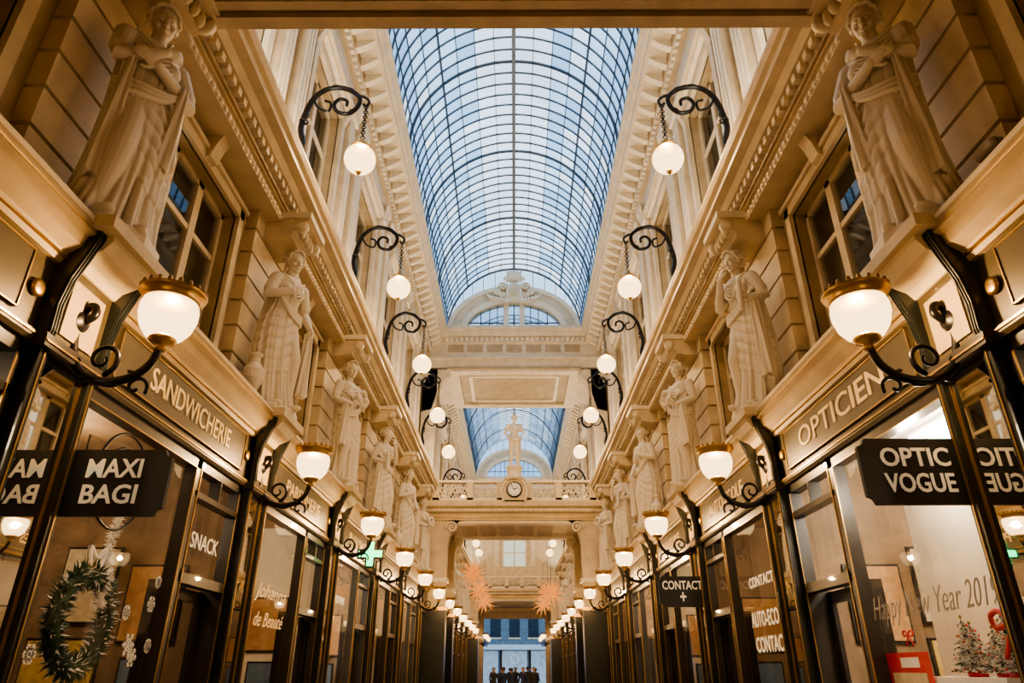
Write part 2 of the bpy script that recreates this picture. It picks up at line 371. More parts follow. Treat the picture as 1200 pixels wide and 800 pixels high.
# ------------------------------------------------------------------ shopfronts
def shopfront_mesh():
    s=MB()
    for y in(-.33,.25):
        s.box(3.2,3.4,y,y+.08,-1.6,2.0,MARBLE); s.box(3.19,3.2,y+.034,y+.046,-1.2,1.95,GILT)
    s.box(3.27,3.4,-.25,.25,-1.6,2.0,WOOD); s.box(3.255,3.27,-.23,.23,-.9,1.92,MIRROR)
    for y in(-.25,.235): s.box(3.245,3.27,y,y+.015,-.95,1.96,GILT)
    s.box(3.16,3.4,-.36,.36,-1.6,-1.15,MARBLE)
    s.box(3.15,3.4,-.38,.38,1.97,2.06,WOOD); s.box(3.14,3.16,-.38,.38,2.0,2.015,GILT)
    s.box(3.22,3.4,-.36,.36,2.06,2.66,BRONZE)
    s.box(3.205,3.22,-.2,.2,2.14,2.58,OCHRE)
    for y in(-.36,.28):
        prof=[(3.4,2.0),(3.19,2.0),(3.17,2.1),(3.18,2.3),(3.15,2.5),(3.08,2.7),(3.03,2.86),(3.03,2.92),(3.4,2.92)]
        s.prism(prof,'y',y,y+.08,MARBLE)
        for d in(.008,.034,.06): s.prism([(a-.015 if a<3.3 else a,b) for a,b in prof],'y',y+d,y+d+.012,MARBLE)
    s.prism([(3.6,2.66),(3.2,2.66),(3.15,2.72),(3.02,2.78),(2.96,2.86),(2.96,2.93),(3.6,2.93)],'y',-.28,.28,CREAM)
    s.box(2.9,3.64,-.42,.42,2.9,3.0,CREAM)
    y0,ym,y1=.34,2.5,B-.34
    s.box(3.3,3.42,y0,y1,-1.6,-1.0,MARBLE); s.box(3.29,3.3,y0+.2,ym-.2,-1.5,-1.1,WOOD)
    def bar(a,b,c,d,m=WOOD,x0=3.29,x1=3.42): s.box(x0,x1,a,b,c,d,m)
    bar(y0,y0+.07,-1,2); bar(ym-.06,ym+.06,-1.6,2); bar(y1-.07,y1,-1.6,2); bar(y0,y1,1.9,2.02); bar(y0,ym,-1.02,-.92)
    for (a,b) in((y0+.06,y0+.07),(ym-.07,ym-.06),(ym+.05,ym+.06),(y1-.075,y1-.066)): s.box(3.28,3.29,a,b,-.92,1.9,GILT)
    s.box(3.28,3.29,y0+.06,ym-.06,1.89,1.9,GILT)
    s.box(3.36,3.366,y0+.07,ym-.06,-.92,1.9,SHOPG)
    bar(ym,y1,.78,.88,WOOD); bar(ym,y1,1.62,1.68,WOOD)
    s.box(3.36,3.366,ym+.06,y1-.07,.88,1.9,SHOPG)
    for yy in ((ym+y1)/2-.012,): bar(yy,yy+.025,1.68,1.9)
    dx=3.5
    s.box(dx,dx+.05,ym+.06,ym+.17,-1.6,.78,WOOD); s.box(dx,dx+.05,y1-.18,y1-.07,-1.6,.78,WOOD)
    s.box(dx,dx+.05,ym+.06,y1-.07,.66,.78,WOOD); s.box(dx,dx+.05,ym+.06,y1-.07,-1.6,-1.1,WOOD)
    s.box(dx+.02,dx+.026,ym+.17,y1-.18,-1.1,.66,SHOPG)
    s.tube([(dx-.05,y1-.14,-.7),(dx-.05,y1-.14,-.3)],.014,GILT,8)
    s.box(3.4,3.56,ym-.02,ym+.06,-1.6,.8,WOOD); s.box(3.4,3.56,y1-.07,y1,-1.6,.8,WOOD)
    s.prism([(3.4,2.0),(3.26,2.0),(3.24,2.03),(3.24,2.08),(3.28,2.1),(3.28,2.62),(3.6,2.62)],'y',y0,y1,BRONZE)
    s.prism([(3.6,2.62),(3.24,2.62),(3.22,2.66),(3.2,2.7),(3.12,2.76),(3.1,2.84),(3.05,2.86),(3.05,2.95),(3.6,2.95)],'y',y0-.02,y1+.02,OCHRE)
    s.box(3.04,3.62,y0,y1,2.93,2.97,CREAM); s.box(3.045,3.06,y0,y1,2.87,2.89,GILT); s.box(3.2,3.235,y0,y1,2.655,2.67,GILT); s.box(3.23,3.24,y0,y1,2.05,2.065,GILT)
    s.box(3.255,3.285,y0+.25,y1-.25,2.14,2.58,BRONZE)
    for z in(2.14,2.57): s.box(3.245,3.26,y0+.25,y1-.25,z,z+.012,GILT)
    for y in(y0+.25,y1-.262): s.box(3.245,3.26,y,y+.012,2.14,2.58,GILT)
    for y in(y0+.12,y1-.12):
        s.lathe([(.02,-.02),(.06,-.01),(.065,.02),(.04,.03)],(0,0,0),GILT,12,T=Matrix.Translation((3.27,y,2.36))@Matrix.Rotation(-pi/2,4,'Y'))
    return s
SF=shopfront_mesh(); SFR=SF.mesh('shopfront_r'); SFL=SF.mesh('shopfront_l',True)
for k,yk in enumerate(YK):
    ob_from(SFR,'shopfront',(0,yk,0)); ob_from(SFL,'shopfront',(0,yk,0))
def interior(wall):
    s=MB(); y0,y1=.1,B-.1
    s.box(6.2,6.3,y0,y1,-1.6,2.3,wall); s.box(3.45,6.3,-.1,.1,-1.6,2.3,wall); s.box(3.56,6.3,y0,y1,2.3,2.4,wall)
    s.box(3.45,6.3,y0,y1,-1.6,-1.58,wall)
    for z in(-1.0,-.5,0,.5,1.0,1.5):
        s.box(5.8,6.2,.5,B-.6,z,z+.03,WOOD)
        y=.6
        while y<B-.8:
            h=random.uniform(.12,.36); ww=random.uniform(.07,.2)
            g=random.choice(GOODS)
            if random.random()<.5: s.box(5.85,6.1,y,y+ww,z+.03,z+.03+h,g)
            else: s.lathe([(ww*.4,0),(ww*.5,h*.3),(ww*.45,h*.6),(ww*.2,h*.75),(ww*.2,h)],(5.97,y+ww/2,z+.03),g,10)
            y+=ww+random.uniform(.03,.12)
    for y in(.5,B-.63,B/2): s.box(5.8,6.2,y,y+.03,-1.6,1.8,WOOD)
    # hanging picture boards / shelving on the party wall seen obliquely through the glass
    for (x0,x1,z0,z1,g) in((3.9,4.5,.3,1.1,0),(4.7,5.3,.5,1.3,1),(4.0,4.4,-.5,.1,3),(4.7,5.5,-.4,.3,4)):
        s.box(x0,x1,B-.16,B-.12,z0,z1,GOODS[g]); s.box(x0-.03,x1+.03,B-.14,B-.11,z0-.03,z1+.03,WOOD)
    s.box(4.4,4.9,1.0,2.4,-1.6,-.6,WOOD); s.box(4.35,4.95,.95,2.45,-.6,-.55,GOODS[1])
    for yy in(1.0,2.6):
        s.tube([(4.6,yy,2.3),(4.6,yy,1.75)],.01,BLACK,6); s.ell((4.6,yy,1.6),(.13,.13,.13),OPAL)
    return s
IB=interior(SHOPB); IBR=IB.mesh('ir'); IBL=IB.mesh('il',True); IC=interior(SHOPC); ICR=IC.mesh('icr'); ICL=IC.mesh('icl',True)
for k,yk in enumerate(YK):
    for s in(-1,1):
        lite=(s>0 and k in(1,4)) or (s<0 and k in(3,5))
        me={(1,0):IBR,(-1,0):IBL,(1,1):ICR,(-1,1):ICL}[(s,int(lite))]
        o=ob_from(me,'shop_interior',(0,yk,0))
        if k<10:
            p=(210 if lite else 80)
            plight('shop_light',(s*4.6,2.0,1.9),p,(1,.76,.5) if not lite else (1,.87,.7),.12,parent=o)

# ------------------------------------------------------------------ lettering on fascias
def fascia(side,k,body,w=2.1,h=.24,m=GOLDL,dy=0):
    yk=YK[k]; yc=yk+B/2+dy
    text('fascia_lettering',body,w,h,(side*3.25,yc,2.36),RR if side>0 else RL,m,bold=.005)
fascia(-1,1,'SANDWICHERIE',1.85,.21,dy=.05); fascia(1,1,'OPTICIEN',1.95,.23,dy=.0)
fascia(-1,2,'PARFUMERIE',1.8,.2); fascia(1,2,'AUTO-ECOLE',1.8,.2); fascia(-1,3,'PHARMACIE',1.7,.2); fascia(1,3,'CHAUSSURES',1.7,.2)
fascia(-1,4,'CADEAUX',1.5,.2); fascia(1,4,'BIJOUX',1.4,.2)

def hanging_sign(side,y,z,lines,w=.8,h=.48):
    e=empty('hanging_sign',(side*2.9,y,z))
    m=MB(); n=.06; a,b=w/2,h/2
    poly=[]
    for sx,sz in((1,1),(-1,1),(-1,-1),(1,-1)):
        c=[(sx*a,sz*(b-n)),(sx*(a-n*.7),sz*(b-n*.7)),(sx*(a-n),sz*b)]
        poly+= c if sx*sz>0 else c[::-1]
    m.prism(poly,'y',-.02,.02,SIGNB)
    m.tube([(side*.42,0,b-.08),(side*.3,0,b-.08)],.012,BLACK,6); m.tube([(side*.42,0,-b+.08),(side*.3,0,-b+.08)],.012,BLACK,6)
    m.obj('plate',parent=e)
    H=h*.78/len(lines)
    for i,l in enumerate(lines):
        zc=h*.78/2-H*(i+.5)
        for sg,r in((-1,RF),(1,(pi/2,0,pi))):
            text('lettering',l,min(w*.84,H*.62*len(l)*.86),H*.74,(0,sg*.024,zc),r,SIGNW,parent=e,ext=.003,bold=.018)
hanging_sign(-1,4.88,1.22,['MAXI','BAGI']); hanging_sign(1,4.85,1.29,['OPTIC','VOGUE'])
hanging_sign(1,12.5,1.22,['CONTACT','+'],.82,.5)
c=MB(); q=.09
c.prism([(-q,-.25),(q,-.25),(q,-q),(.25,-q),(.25,q),(q,q),(q,.25),(-q,.25),(-q,q),(-.25,q),(-.25,-q),(-q,-q)],'y',-.05,.05,BLACK)
q=.06
for yy in(-.056,.05): c.prism([(-q,-.22),(q,-.22),(q,-q),(.22,-q),(.22,q),(q,q),(q,.22),(-q,.22),(-q,q),(-.22,q),(-.22,-q),(-q,-q)],'y',yy,yy+.006,GREENE)
c.tube([(-.25,0,.0),(-.5,0,.0)],.02,BLACK,6)
c.obj('pharmacy_cross',(-2.72,13.4,1.98))

# ------------------------------------------------------------------ sconces
def sconce():
    s=MB()
    s.lathe([(.02,0),(.1,0),(.11,.02),(.08,.035),(.05,.06)],(0,0,0),BLACK,16,T=Matrix.Rotation(pi/2,4,'Y'))
    p=crom([(.05,0,.0),(.11,0,.06),(.09,0,.13),(.03,0,.1),(.0,0,-.04),(.02,0,-.22),(.1,0,-.38),(.26,0,-.47),(.46,0,-.46),(.6,0,-.36),(.66,0,-.2)],6)
    s.tube(p,[.028+.008*math.sin(i/len(p)*pi) for i in range(len(p))],BLACK,8)
    p=[]
    for i in range(24):
        a=-1.2+i/23*2.6*pi; r=.13*(1-i/28); p.append((.26+r*math.cos(a),0,-.3+r*math.sin(a)))
    s.tube(p,[.022-.0005*i for i in range(24)],BLACK,8)
    p=[]
    for i in range(18):
        a=-.5+i/17*1.8*pi; r=.09*(1-i/22); p.append((.55+r*math.cos(a),0,-.52+r*math.sin(a)))
    s.tube(p,.014,BLACK,6)
    for a,b,t in((.05,-.28,.6),(.16,-.46,-.4),(.36,-.5,0),(.52,-.42,.5)):
        s.ell((a,0,b),(.07,.025,.022),BLACK,R=Matrix.Rotation(t,3,'Y'),nu=8,nv=6)
    s.lathe([(.02,-.24),(.05,-.23),(.03,-.2),(.03,-.19),(.08,-.175),(.1,-.15),(.09,-.13)],(.66,0,0),GILT,20)
    s.lathe([(.07,-.15),(.13,-.12),(.18,-.05),(.205,.04),(.205,.11),(.185,.18)],(.66,0,0),OPAL,24)
    s.lathe([(.185,.15),(.21,.17),(.205,.19),(.235,.215),(.245,.235),(.225,.245),(.2,.235),(.18,.2)],(.66,0,0),GILT,24)
    for i in range(20):
        a=2*pi*i/20; s.ell((.66+.225*math.cos(a),.225*math.sin(a),.25),(.02,.02,.032),GILT,nu=6,nv=4)
    return s
SC=sconce().mesh('sconce_lantern')
for k,yk in enumerate(YK):
    for sd in(-1,1):
        o=ob_from(SC,'sconce_lantern',(sd*3.24,yk,2.33),(0,0,0 if sd<0 else pi))
        plight('bulb',(.66,0,.05),(300 if k else 150) if k<7 else 200,(1,.69,.40),.05,parent=o)
# ------------------------------------------------------------------ upper lamps
def uplamp():
    s=MB()
    s.lathe([(.16,0),(.18,.03),(.15,.07),(.1,.12),(.13,.2),(.2,.36),(.2,.42),(.15,.46),(.18,.5),(.14,.54),(.06,.58)],(0,0,0),WHITE,18)
    p=crom([(0,0,.5),(-.03,0,.75),(.03,0,1.0),(-.03,0,1.3),(.0,0,1.6),(.1,0,1.95),(.3,0,2.16),(.6,0,2.18),(.85,0,2.0),(.86,0,1.78),(.72,0,1.62),(.53,0,1.66),(.46,0,1.82),(.54,0,1.94),(.66,0,1.9),(.67,0,1.8)],6)
    s.tube(p,[.055-.028*i/len(p) for i in range(len(p))],BLACK,9)
    p=crom([(.1,0,1.95),(.2,0,1.75),(.38,0,1.68),(.4,0,1.85),(.3,0,1.9)],5); s.tube(p,.022,BLACK,7)
    p=crom([(.82,0,2.02),(.95,0,1.98),(1.04,0,1.88),(1.0,0,1.78),(.95,0,1.82)],5); s.tube(p,.025,BLACK,7)
    for a,b,t in((.02,.85,1.4),(-.02,1.2,1.6),(.03,1.6,1.3),(.2,2.1,-.6),(.45,2.22,0),(.72,2.14,.6),(.78,1.68,-.6)):
        s.ell((a,0,b),(.1,.04,.035),BLACK,R=Matrix.Rotation(t,3,'Y'),nu=8,nv=6)
    for zz in(.62,.9,1.45): s.torus((0,0,zz),.06,.02,BLACK)
    z=1.76; i=0
    while z>1.05:
        s.torus((1.0,0,z),.035,.009,BLACK,'x' if i%2 else 'y',10,5); z-=.055; i+=1
    s.lathe([(.02,1.06),(.05,1.02),(.04,.98),(.12,.94),(.15,.9),(.17,.88),(.13,.86)],(1.0,0,0),GILT,20)
    s.ell((1.0,0,.65),(.25,.25,.25),OPAL,nu=24,nv=16)
    s.lathe([(.01,.34),(.03,.36),(.05,.4),(.03,.42)],(1.0,0,0),GILT,12)
    return s
UL=uplamp().mesh('bracket_lantern')
for k,yk in enumerate(YK):
    if k in(0,1,7): continue
    for sd in(-1,1):
        o=ob_from(UL,'bracket_lantern',(sd*3.46,yk,6.70),(0,0,0 if sd<0 else pi))
        plight('bulb',(1.0,0,.65),330,(1,.73,.45),.07,parent=o)

# ------------------------------------------------------------------ vaulted glass roofs
def vault(y0,y1,name):
    v=MB(); R=3.02; zc=13.6; N=16; st=.45
    n=int(round((y1-y0)/st)); st=(y1-y0)/n
    def pt(i,y,r=R): a=pi*i/N; return (r*math.cos(a),y,zc+r*1.08*math.sin(a))
    rnd=random.Random(3)
    for j in range(n):
        ya=y0+j*st; yb=ya+st
        for i in range(N):
            c=abs(i+.5-N/2)
            m=G1 if (c<2 or rnd.random()<.1) else (G2 if rnd.random()<.4 or c>5.5 else G3)
            v.add([pt(i,ya),pt(i+1,ya),pt(i+1,yb),pt(i,yb)],[(0,1,2,3)],m)
    def arc(y,w,t,m):
        vs=[];fs=[]
        for i in range(N*2+1):
            for r,yy in((R-t,y-w),(R-t,y+w),(R+.02,y+w),(R+.02,y-w)): vs.append(pt(i/2,yy,r))
        for i in range(N*2):
            for q in range(4): fs.append((i*4+q,i*4+(q+1)%4,(i+1)*4+(q+1)%4,(i+1)*4+q))
        v.add(vs,fs,m)
    for j in range(n+1):
        y=y0+j*st
        if j%9==5: arc(y,.022,.07,BAR)
        else: arc(y,.014,.04,BAR)
    for i in range(1,N):
        a=pi*i/N; big=(i==N//2)
        w,t=(.055,.15) if big else ((.018,.05) if i%4==0 else (.007,.02))
        c=Vector(pt(i,0,R)); nrm=Vector((math.cos(a),0,math.sin(a))); tn=Vector((-nrm.z,0,nrm.x))
        pts=[c+tn*w-nrm*t,c-tn*w-nrm*t,c-tn*w+nrm*.02,c+tn*w+nrm*.02]
        v.prism([(p.x,p.z) for p in pts],'y',y0,y1,RIDGE if big else BAR)
    v.obj(name)
vault(4.9,27.2,'glass_vault_roof'); vault(31.8,53.0,'glass_vault_roof')

# ------------------------------------------------------------------ crossing bridge (upper), with lunette
def lunette_wall(y,name,sgn):
    m=MB(); R=3.02; zc=13.6
    n=32
    def ring(rx,rz,yy,z0=13.55): return [(rx*math.cos(pi*i/n),yy,z0+rz*math.sin(pi*i/n)) for i in range(n+1)]
    def band(rxo,rzo,rxi,rzi,ya,yb,mt,sm=False):
        A=ring(rxo,rzo,ya);C=ring(rxi,rzi,ya);D=ring(rxo,rzo,yb);E=ring(rxi,rzi,yb)
        vs=A+C+D+E; k=n+1; fs=[]
        for i in range(n):
            fs+=[(i,i+1,k+i+1,k+i),(2*k+i,3*k+i,3*k+i+1,2*k+i+1),(i,2*k+i,2*k+i+1,i+1),(k+i,k+i+1,3*k+i+1,3*k+i)]
        fs+=[(0,k,3*k,2*k),(n,2*k+n,3*k+n,k+n)]
        m.add(vs,fs,mt,sm)
    band(3.0,2.35,2.15,1.45,y,y+.3,CREAM)
    band(3.0,2.35,2.8,2.15,y-.12,y,WHITE); band(2.8,2.15,2.4,1.72,y-.06,y,CREAM); band(2.4,1.72,2.15,1.45,y-.14,y,WHITE)
    A=[(3.03*math.cos(pi*i/n),13.6+3.26*math.sin(pi*i/n)) for i in range(n+1)]; C=[(2.99*math.cos(pi*i/n),13.55+2.34*math.sin(pi*i/n)) for i in range(n+1)]
    vs=[(a,y+.15,b) for a,b in A]+[(a,y+.15,b) for a,b in C]; m.add(vs,[(i,i+1,n+2+i,n+1+i) for i in range(n)],G3)
    for i in range(1,n,2):
        m.tube([(A[i][0],y+.13,A[i][1]),(C[i][0],y+.13,C[i][1])],.014,BAR,5)
    m.box(-2.15,2.15,y+.1,y+.2,13.5,13.68,WHITE)
    for x in(-.36,.36): m.box(x-.12,x+.12,y,y+.22,13.55,14.98,WHITE)
    for x in(-1.5,-1.1,-.75,0,.75,1.1,1.5): m.box(x-.02,x+.02,y+.1,y+.16,13.6,13.55+1.45*math.sqrt(1-(x/2.15)**2)+.02,BAR)
    m.box(-2.1,2.1,y+.1,y+.15,14.05,14.09,BAR)
    A=[(2.17*math.cos(pi*i/n),y+.16,13.55+1.47*math.sin(pi*i/n)) for i in range(n+1)]
    m.add(A,[tuple(range(n+1))],G2)
    m.obj(name)
lunette_wall(27.2,'lunette_window',-1)
c=MB()
c.ell((0,0,.45),(.38,.14,.5),WHITE); c.ell((0,-.1,.48),(.26,.1,.36),CREAM)
for sx in(-1,1):
    for (a,b,r) in((.45,.15,.2),(.5,.7,.2),(.3,1.05,.16),(.75,.35,.16)):
        p=[]
        for i in range(22):
            t=i/21*3*pi; q=r*(1-i/26); p.append((sx*(a+q*math.cos(t)),-.05,b+q*math.sin(t)))
        c.tube(p,.05,WHITE,7)
    c.tube(crom([(sx*.2,0,0),(sx*.6,0,-.1),(sx*1.0,0,.05),(sx*1.2,0,.3)],5),[.12-.004*i for i in range(16)],WHITE,8)
    for i in range(5): c.ell((sx*(.3+.17*i),-.08,-.12+.05*i),(.12,.1,.1),WHITE,nu=8,nv=6)
c.lathe([(.3,1.0),(.33,1.1),(.28,1.15),(.36,1.4),(.2,1.45),(.1,1.5)],(0,0,0),WHITE,14,sy=.5)
for i in range(5): c.ell((-.3+.15*i,-.02,1.48),(.05,.05,.1),WHITE,nu=8,nv=6)
c.obj('cartouche_ornament',(0,27.05,15.1))
b=MB()
prof=[(27.5,13.62),(26.65,13.62),(26.65,13.45),(26.75,13.4),(26.82,13.2),(27.0,13.15),(27.0,12.98),(27.05,12.9),(27.05,12.4),(27.0,12.35),(26.95,12.2),(27.05,12.15),(27.1,11.8),(31.7,11.8),(31.7,13.62)]
b.prism(prof,'x',-3.9,3.9,CREAM)
x=-3
while x<3: b.box(x,x+.12,26.86,27.0,13.0,13.13,WHITE); x+=.22
for i in range(-3,4):
    b.box(i*.85-.34,i*.85+.34,27.03,27.06,12.5,12.85,OCHRE)
b.box(-2.9,2.9,27.0,31.6,11.72,11.8,OCHRE)
for (x0,x1,y0,y1) in((-2.9,2.9,27.05,27.5),(-2.9,2.9,31.2,31.65),(-2.9,-2.4,27.5,31.2),(2.4,2.9,27.5,31.2)): b.box(x0,x1,y0,y1,11.6,11.76,CREAM)
for (x0,x1,y0,y1) in((-2,2,27.8,27.95),(-2,2,30.8,30.95),(-2,-1.85,27.9,30.9),(1.85,2,27.9,30.9)): b.box(x0,x1,y0,y1,11.66,11.74,WHITE)
for s in(-1,1):
    b.prism([(s*3.9,11.7),(s*2.75,11.7),(s*2.8,11.4),(s*3.1,11.1),(s*3.3,10.6),(s*3.5,9.9),(s*3.9,9.8)],'y',27.1,27.5,CREAM)
    b.box(min(s*3.3,s*3.9),max(s*3.3,s*3.9),27.1,27.6,6.7,11.7,CREAM)
b.obj('upper_crossing_bridge')
def lowbridge(y0,y1,zb,name):
    b=MB()
    b.prism([(y0+.2,zb),(y0+.15,zb),(y0+.1,zb+.25),(y0,zb+.3),(y0,zb+.42),(y0-.12,zb+.5),(y0-.15,zb+.66),(y0-.15,zb+.72),(y1,zb+.72),(y1,zb)],'x',-3.9,3.9,CREAM)
    x=-3.2
    while x<3.2: b.box(x,x+.1,y0-.06,y0+.02,zb+.32,zb+.4,WHITE); x+=.2
    b.box(-3.2,3.2,y0+.09,y0+.12,zb+.1,zb+.13,GILT)
    z0=zb+.72; h=.8
    b.box(-3.3,3.3,y0-.1,y0+.15,z0,z0+.1,WHITE); b.box(-3.3,3.3,y0-.12,y0+.17,z0+h-.1,z0+h,WHITE)
    for xx in(-3.1,-1.75,1.75,3.1,-.55,.55): b.box(xx-.13,xx+.13,y0-.1,y0+.15,z0,z0+h,CREAM)
    for (a,c_) in((-2.95,-1.9),(-1.6,-.7),(.7,1.6),(1.9,2.95)):
        n=4
        for i in range(n):
            xc=a+(c_-a)*(i+.5)/n
            b.torus((xc,y0,z0+h/2),.12,.028,WHITE,'y',14,6)
            b.tube([(xc-.12,y0,z0+.12),(xc+.12,y0,z0+h-.12)],.02,WHITE,5); b.tube([(xc+.12,y0,z0+.12),(xc-.12,y0,z0+h-.12)],.02,WHITE,5)
    for s in(-1,1):
        for yy in(y0+.2,y1-.5):
            b.box(min(s*2.6,s*3.4),max(s*2.6,s*3.4),yy,yy+.5,-.2,zb,CREAM)
            b.box(min(s*2.52,s*3.4),max(s*2.52,s*3.4),yy-.06,yy+.56,3.0,3.15,WHITE)
            b.box(min(s*2.56,s*3.4),max(s*2.56,s*3.4),yy-.04,yy+.54,-1.6,2.0,MARBLE)
            b.box(min(s*2.5,s*3.4),max(s*2.5,s*3.4),yy-.08,yy+.58,2.0,2.12,GILT)
            pr=[(s*2.6,zb)]
            for i in range(9):
                a=pi/2*i/8; pr.append((s*(1.95+.65*math.sin(a)),zb-.95+.95*math.cos(a)))
            pr.append((s*2.6,zb-1.0))
            b.prism(pr,'y',yy,yy+.5,CREAM)
            p=[]
            for i in range(24):
                t=i/23*3*pi; q=.24*(1-i/27); p.append((s*(2.45+q*math.cos(t)),yy-.03,zb-.28+q*math.sin(t)))
            b.tube(p,.045,WHITE,7)
    for k in range(5):
        b.box(-1.9+.8*k-.3,-1.9+.8*k+.3,y0+.8,y1-.8,zb-.05,zb,OCHRE)
    b.box(-2.6,2.6,y0+.2,y0+.7,zb-.12,zb,WHITE); b.box(-2.6,2.6,y1-.7,y1-.2,zb-.12,zb,WHITE)
    b.obj(name)
lowbridge(27.0,31.2,5.3,'balustraded_footbridge')
lowbridge(51.9,53.2,4.6,'balustraded_footbridge')
c=MB()
c.lathe([(.28,0),(.32,.04),(.3,.1),(.26,.1)],(0,0,0),BLACK,28,T=Matrix.Rotation(pi/2,4,'X'))
c.lathe([(.26,.0),(.26,.11)],(0,0,0),SNOW,28,T=Matrix.Rotation(pi/2,4,'X'),smooth=False)
for i in range(12):
    a=2*pi*i/12; T=Matrix.Rotation(a,4,'Y'); c.box(-.012,.012,-.125,-.11,.18,.24,BLACK,T=T)
c.box(-.014,.014,-.13,-.115,-.04,.15,BLACK,T=Matrix.Rotation(1.2,4,'Y')); c.box(-.01,.01,-.135,-.12,-.05,.21,BLACK,T=Matrix.Rotation(-.6,4,'Y'))
c.box(-.45,.45,.0,.3,-.5,.42,CREAM)
for s in(-1,1): c.tube(crom([(s*.42,-.02,-.45),(s*.5,-.02,-.1),(s*.42,-.02,.2),(s*.25,-.02,.4),(0,-.02,.45)],5),.045,WHITE,7)
c.lathe([(.42,.42),(.36,.5),(.3,.55),(.27,.8),(.33,.84),(.33,.9)],(0,.1,0),WHITE,20)
c.obj('clock',(0,26.85,6.42))
e=MB(); y=53.0
e.box(-4.2,4.2,y,y+.4,5.3,6.9,CREAM); e.box(-4.2,-.9,y,y+.4,6.9,8.9,CREAM); e.box(.9,4.2,y,y+.4,6.9,8.9,CREAM); e.box(-4.2,4.2,y,y+.4,8.9,13.6,CREAM)
e.box(-6.5,-2.6,y,y+.4,-1.6,5.3,CREAM); e.box(2.6,6.5,y,y+.4,-1.6,5.3,CREAM)
for x in(-2.8,-1.5,1.2,2.5): e.box(x,x+.35,y-.1,y,6.9,12.3,WHITE)
e.box(-3.9,3.9,y-.25,y,12.3,13.6,WHITE); e.box(-1.0,1.0,y-.08,y,8.9,9.05,WHITE)
e.obj('wall_back')
w=MB()
for x in(-.9,-.04,.82): w.box(x,x+.08,y-.02,y+.06,6.9,8.9,WHITE)
for z in(6.9,7.9,8.82): w.box(-.9,.9,y-.02,y+.06,z,z+.06,WHITE)
w.box(-.9,.9,y+.08,y+.1,6.9,8.9,mat('pale_green_glazing',(.5,.6,.56),.3,var=.1,emit=(.75,.88,.82),es=.5)); w.obj('window_90')
lunette_wall(52.7,'lunette_window',-1)
t=MB()
t.box(-3,3,53.4,66,4.3,4.5,OCHRE); t.box(-3.2,-2.9,53.4,66,-1.6,4.5,BRONZE); t.box(2.9,3.2,53.4,66,-1.6,4.5,BRONZE)
for yy in(56,59,62,65):
    t.box(-2.9,2.9,yy,yy+.3,4.1,4.3,CREAM)
    for s in(-1,1): t.box(min(s*2.7,s*2.9),max(s*2.7,s*2.9),yy-.1,yy+.4,-1.6,4.1,CREAM)
t.box(-6.6,6.6,66,66.3,4.3,14,CREAM)
t.obj('tunnel_vestibule')
for yy in(57.5,60.5,63.5):
    for s in(-1,1):
        o=ob_from(SC,'sconce_lantern',(s*2.9,yy,2.33),(0,0,0 if s<0 else pi)); plight('bulb',(.66,0,.05),110,(1,.65,.34),.05,parent=o)
BL=mat('blue_grey_facade',(.10,.17,.25),.6,var=.3); DG=mat('facade_glazing',(.02,.04,.07),.1,var=.3)
LITS=mat('lit_shop_display',(.2,.3,.4),.5,var=.5,scale=2,emit=(.6,.8,1),es=.3)
s=MB(); Y=78
s.box(-14,14,Y,Y+.5,-1.6,16,BL)
for r in range(4):
    for i in range(-6,7):
        s.box(i*2-.55,i*2+.55,Y-.03,Y,3.1+r*3.2,5.0+r*3.2,DG); s.box(i*2-.65,i*2+.65,Y-.1,Y,2.95+r*3.2,3.08+r*3.2,WHITE)
s.box(-14,14,Y-.6,Y,1.9,2.4,mat('shop_band_white',(.5,.62,.75),.5,var=.05))
for i in range(-4,5): s.box(i*3-1.3,i*3+1.3,Y-.04,Y,-1.4,1.8,LITS); 
for i in range(-4,5): s.box(i*3-1.5,i*3-1.3,Y-.1,Y,-1.6,1.9,BLACK)
s.torus((0,Y-.2,1.0),.42,.06,SNOW,'y',30,8)
s.obj('street_building')
# ------------------------------------------------------------------ entrance soffit & floor
s=MB()
s.box(-3.5,3.5,3.4,4.9,6.0,6.6,OCHRE); s.box(-3.3,3.3,4.62,4.72,5.96,6.0,CREAM); s.box(-3.5,3.5,4.78,4.92,5.93,6.6,CREAM); s.box(-3.3,3.3,3.5,3.6,5.96,6.0,CREAM)
s.box(-3.5,3.5,-2.2,3.4,6.15,6.6,OCHRE)
s.obj('ceiling')
s=MB(); s.box(-4,4,4.4,4.8,6.6,17,OCHRE); s.box(-6.5,6.5,-2.4,-2.2,-1.6,6.6,OCHRE); s.obj('wall_front')
s=MB(); s.box(-6.6,6.6,-2.4,66.3,-1.7,-1.6,FLOOR); s.obj('floor')
s=MB(); s.box(-30,30,66.3,100,-1.75,-1.62,mat('street_paving',(.15,.15,.16),.7,var=.2)); s.obj('street_pavement')

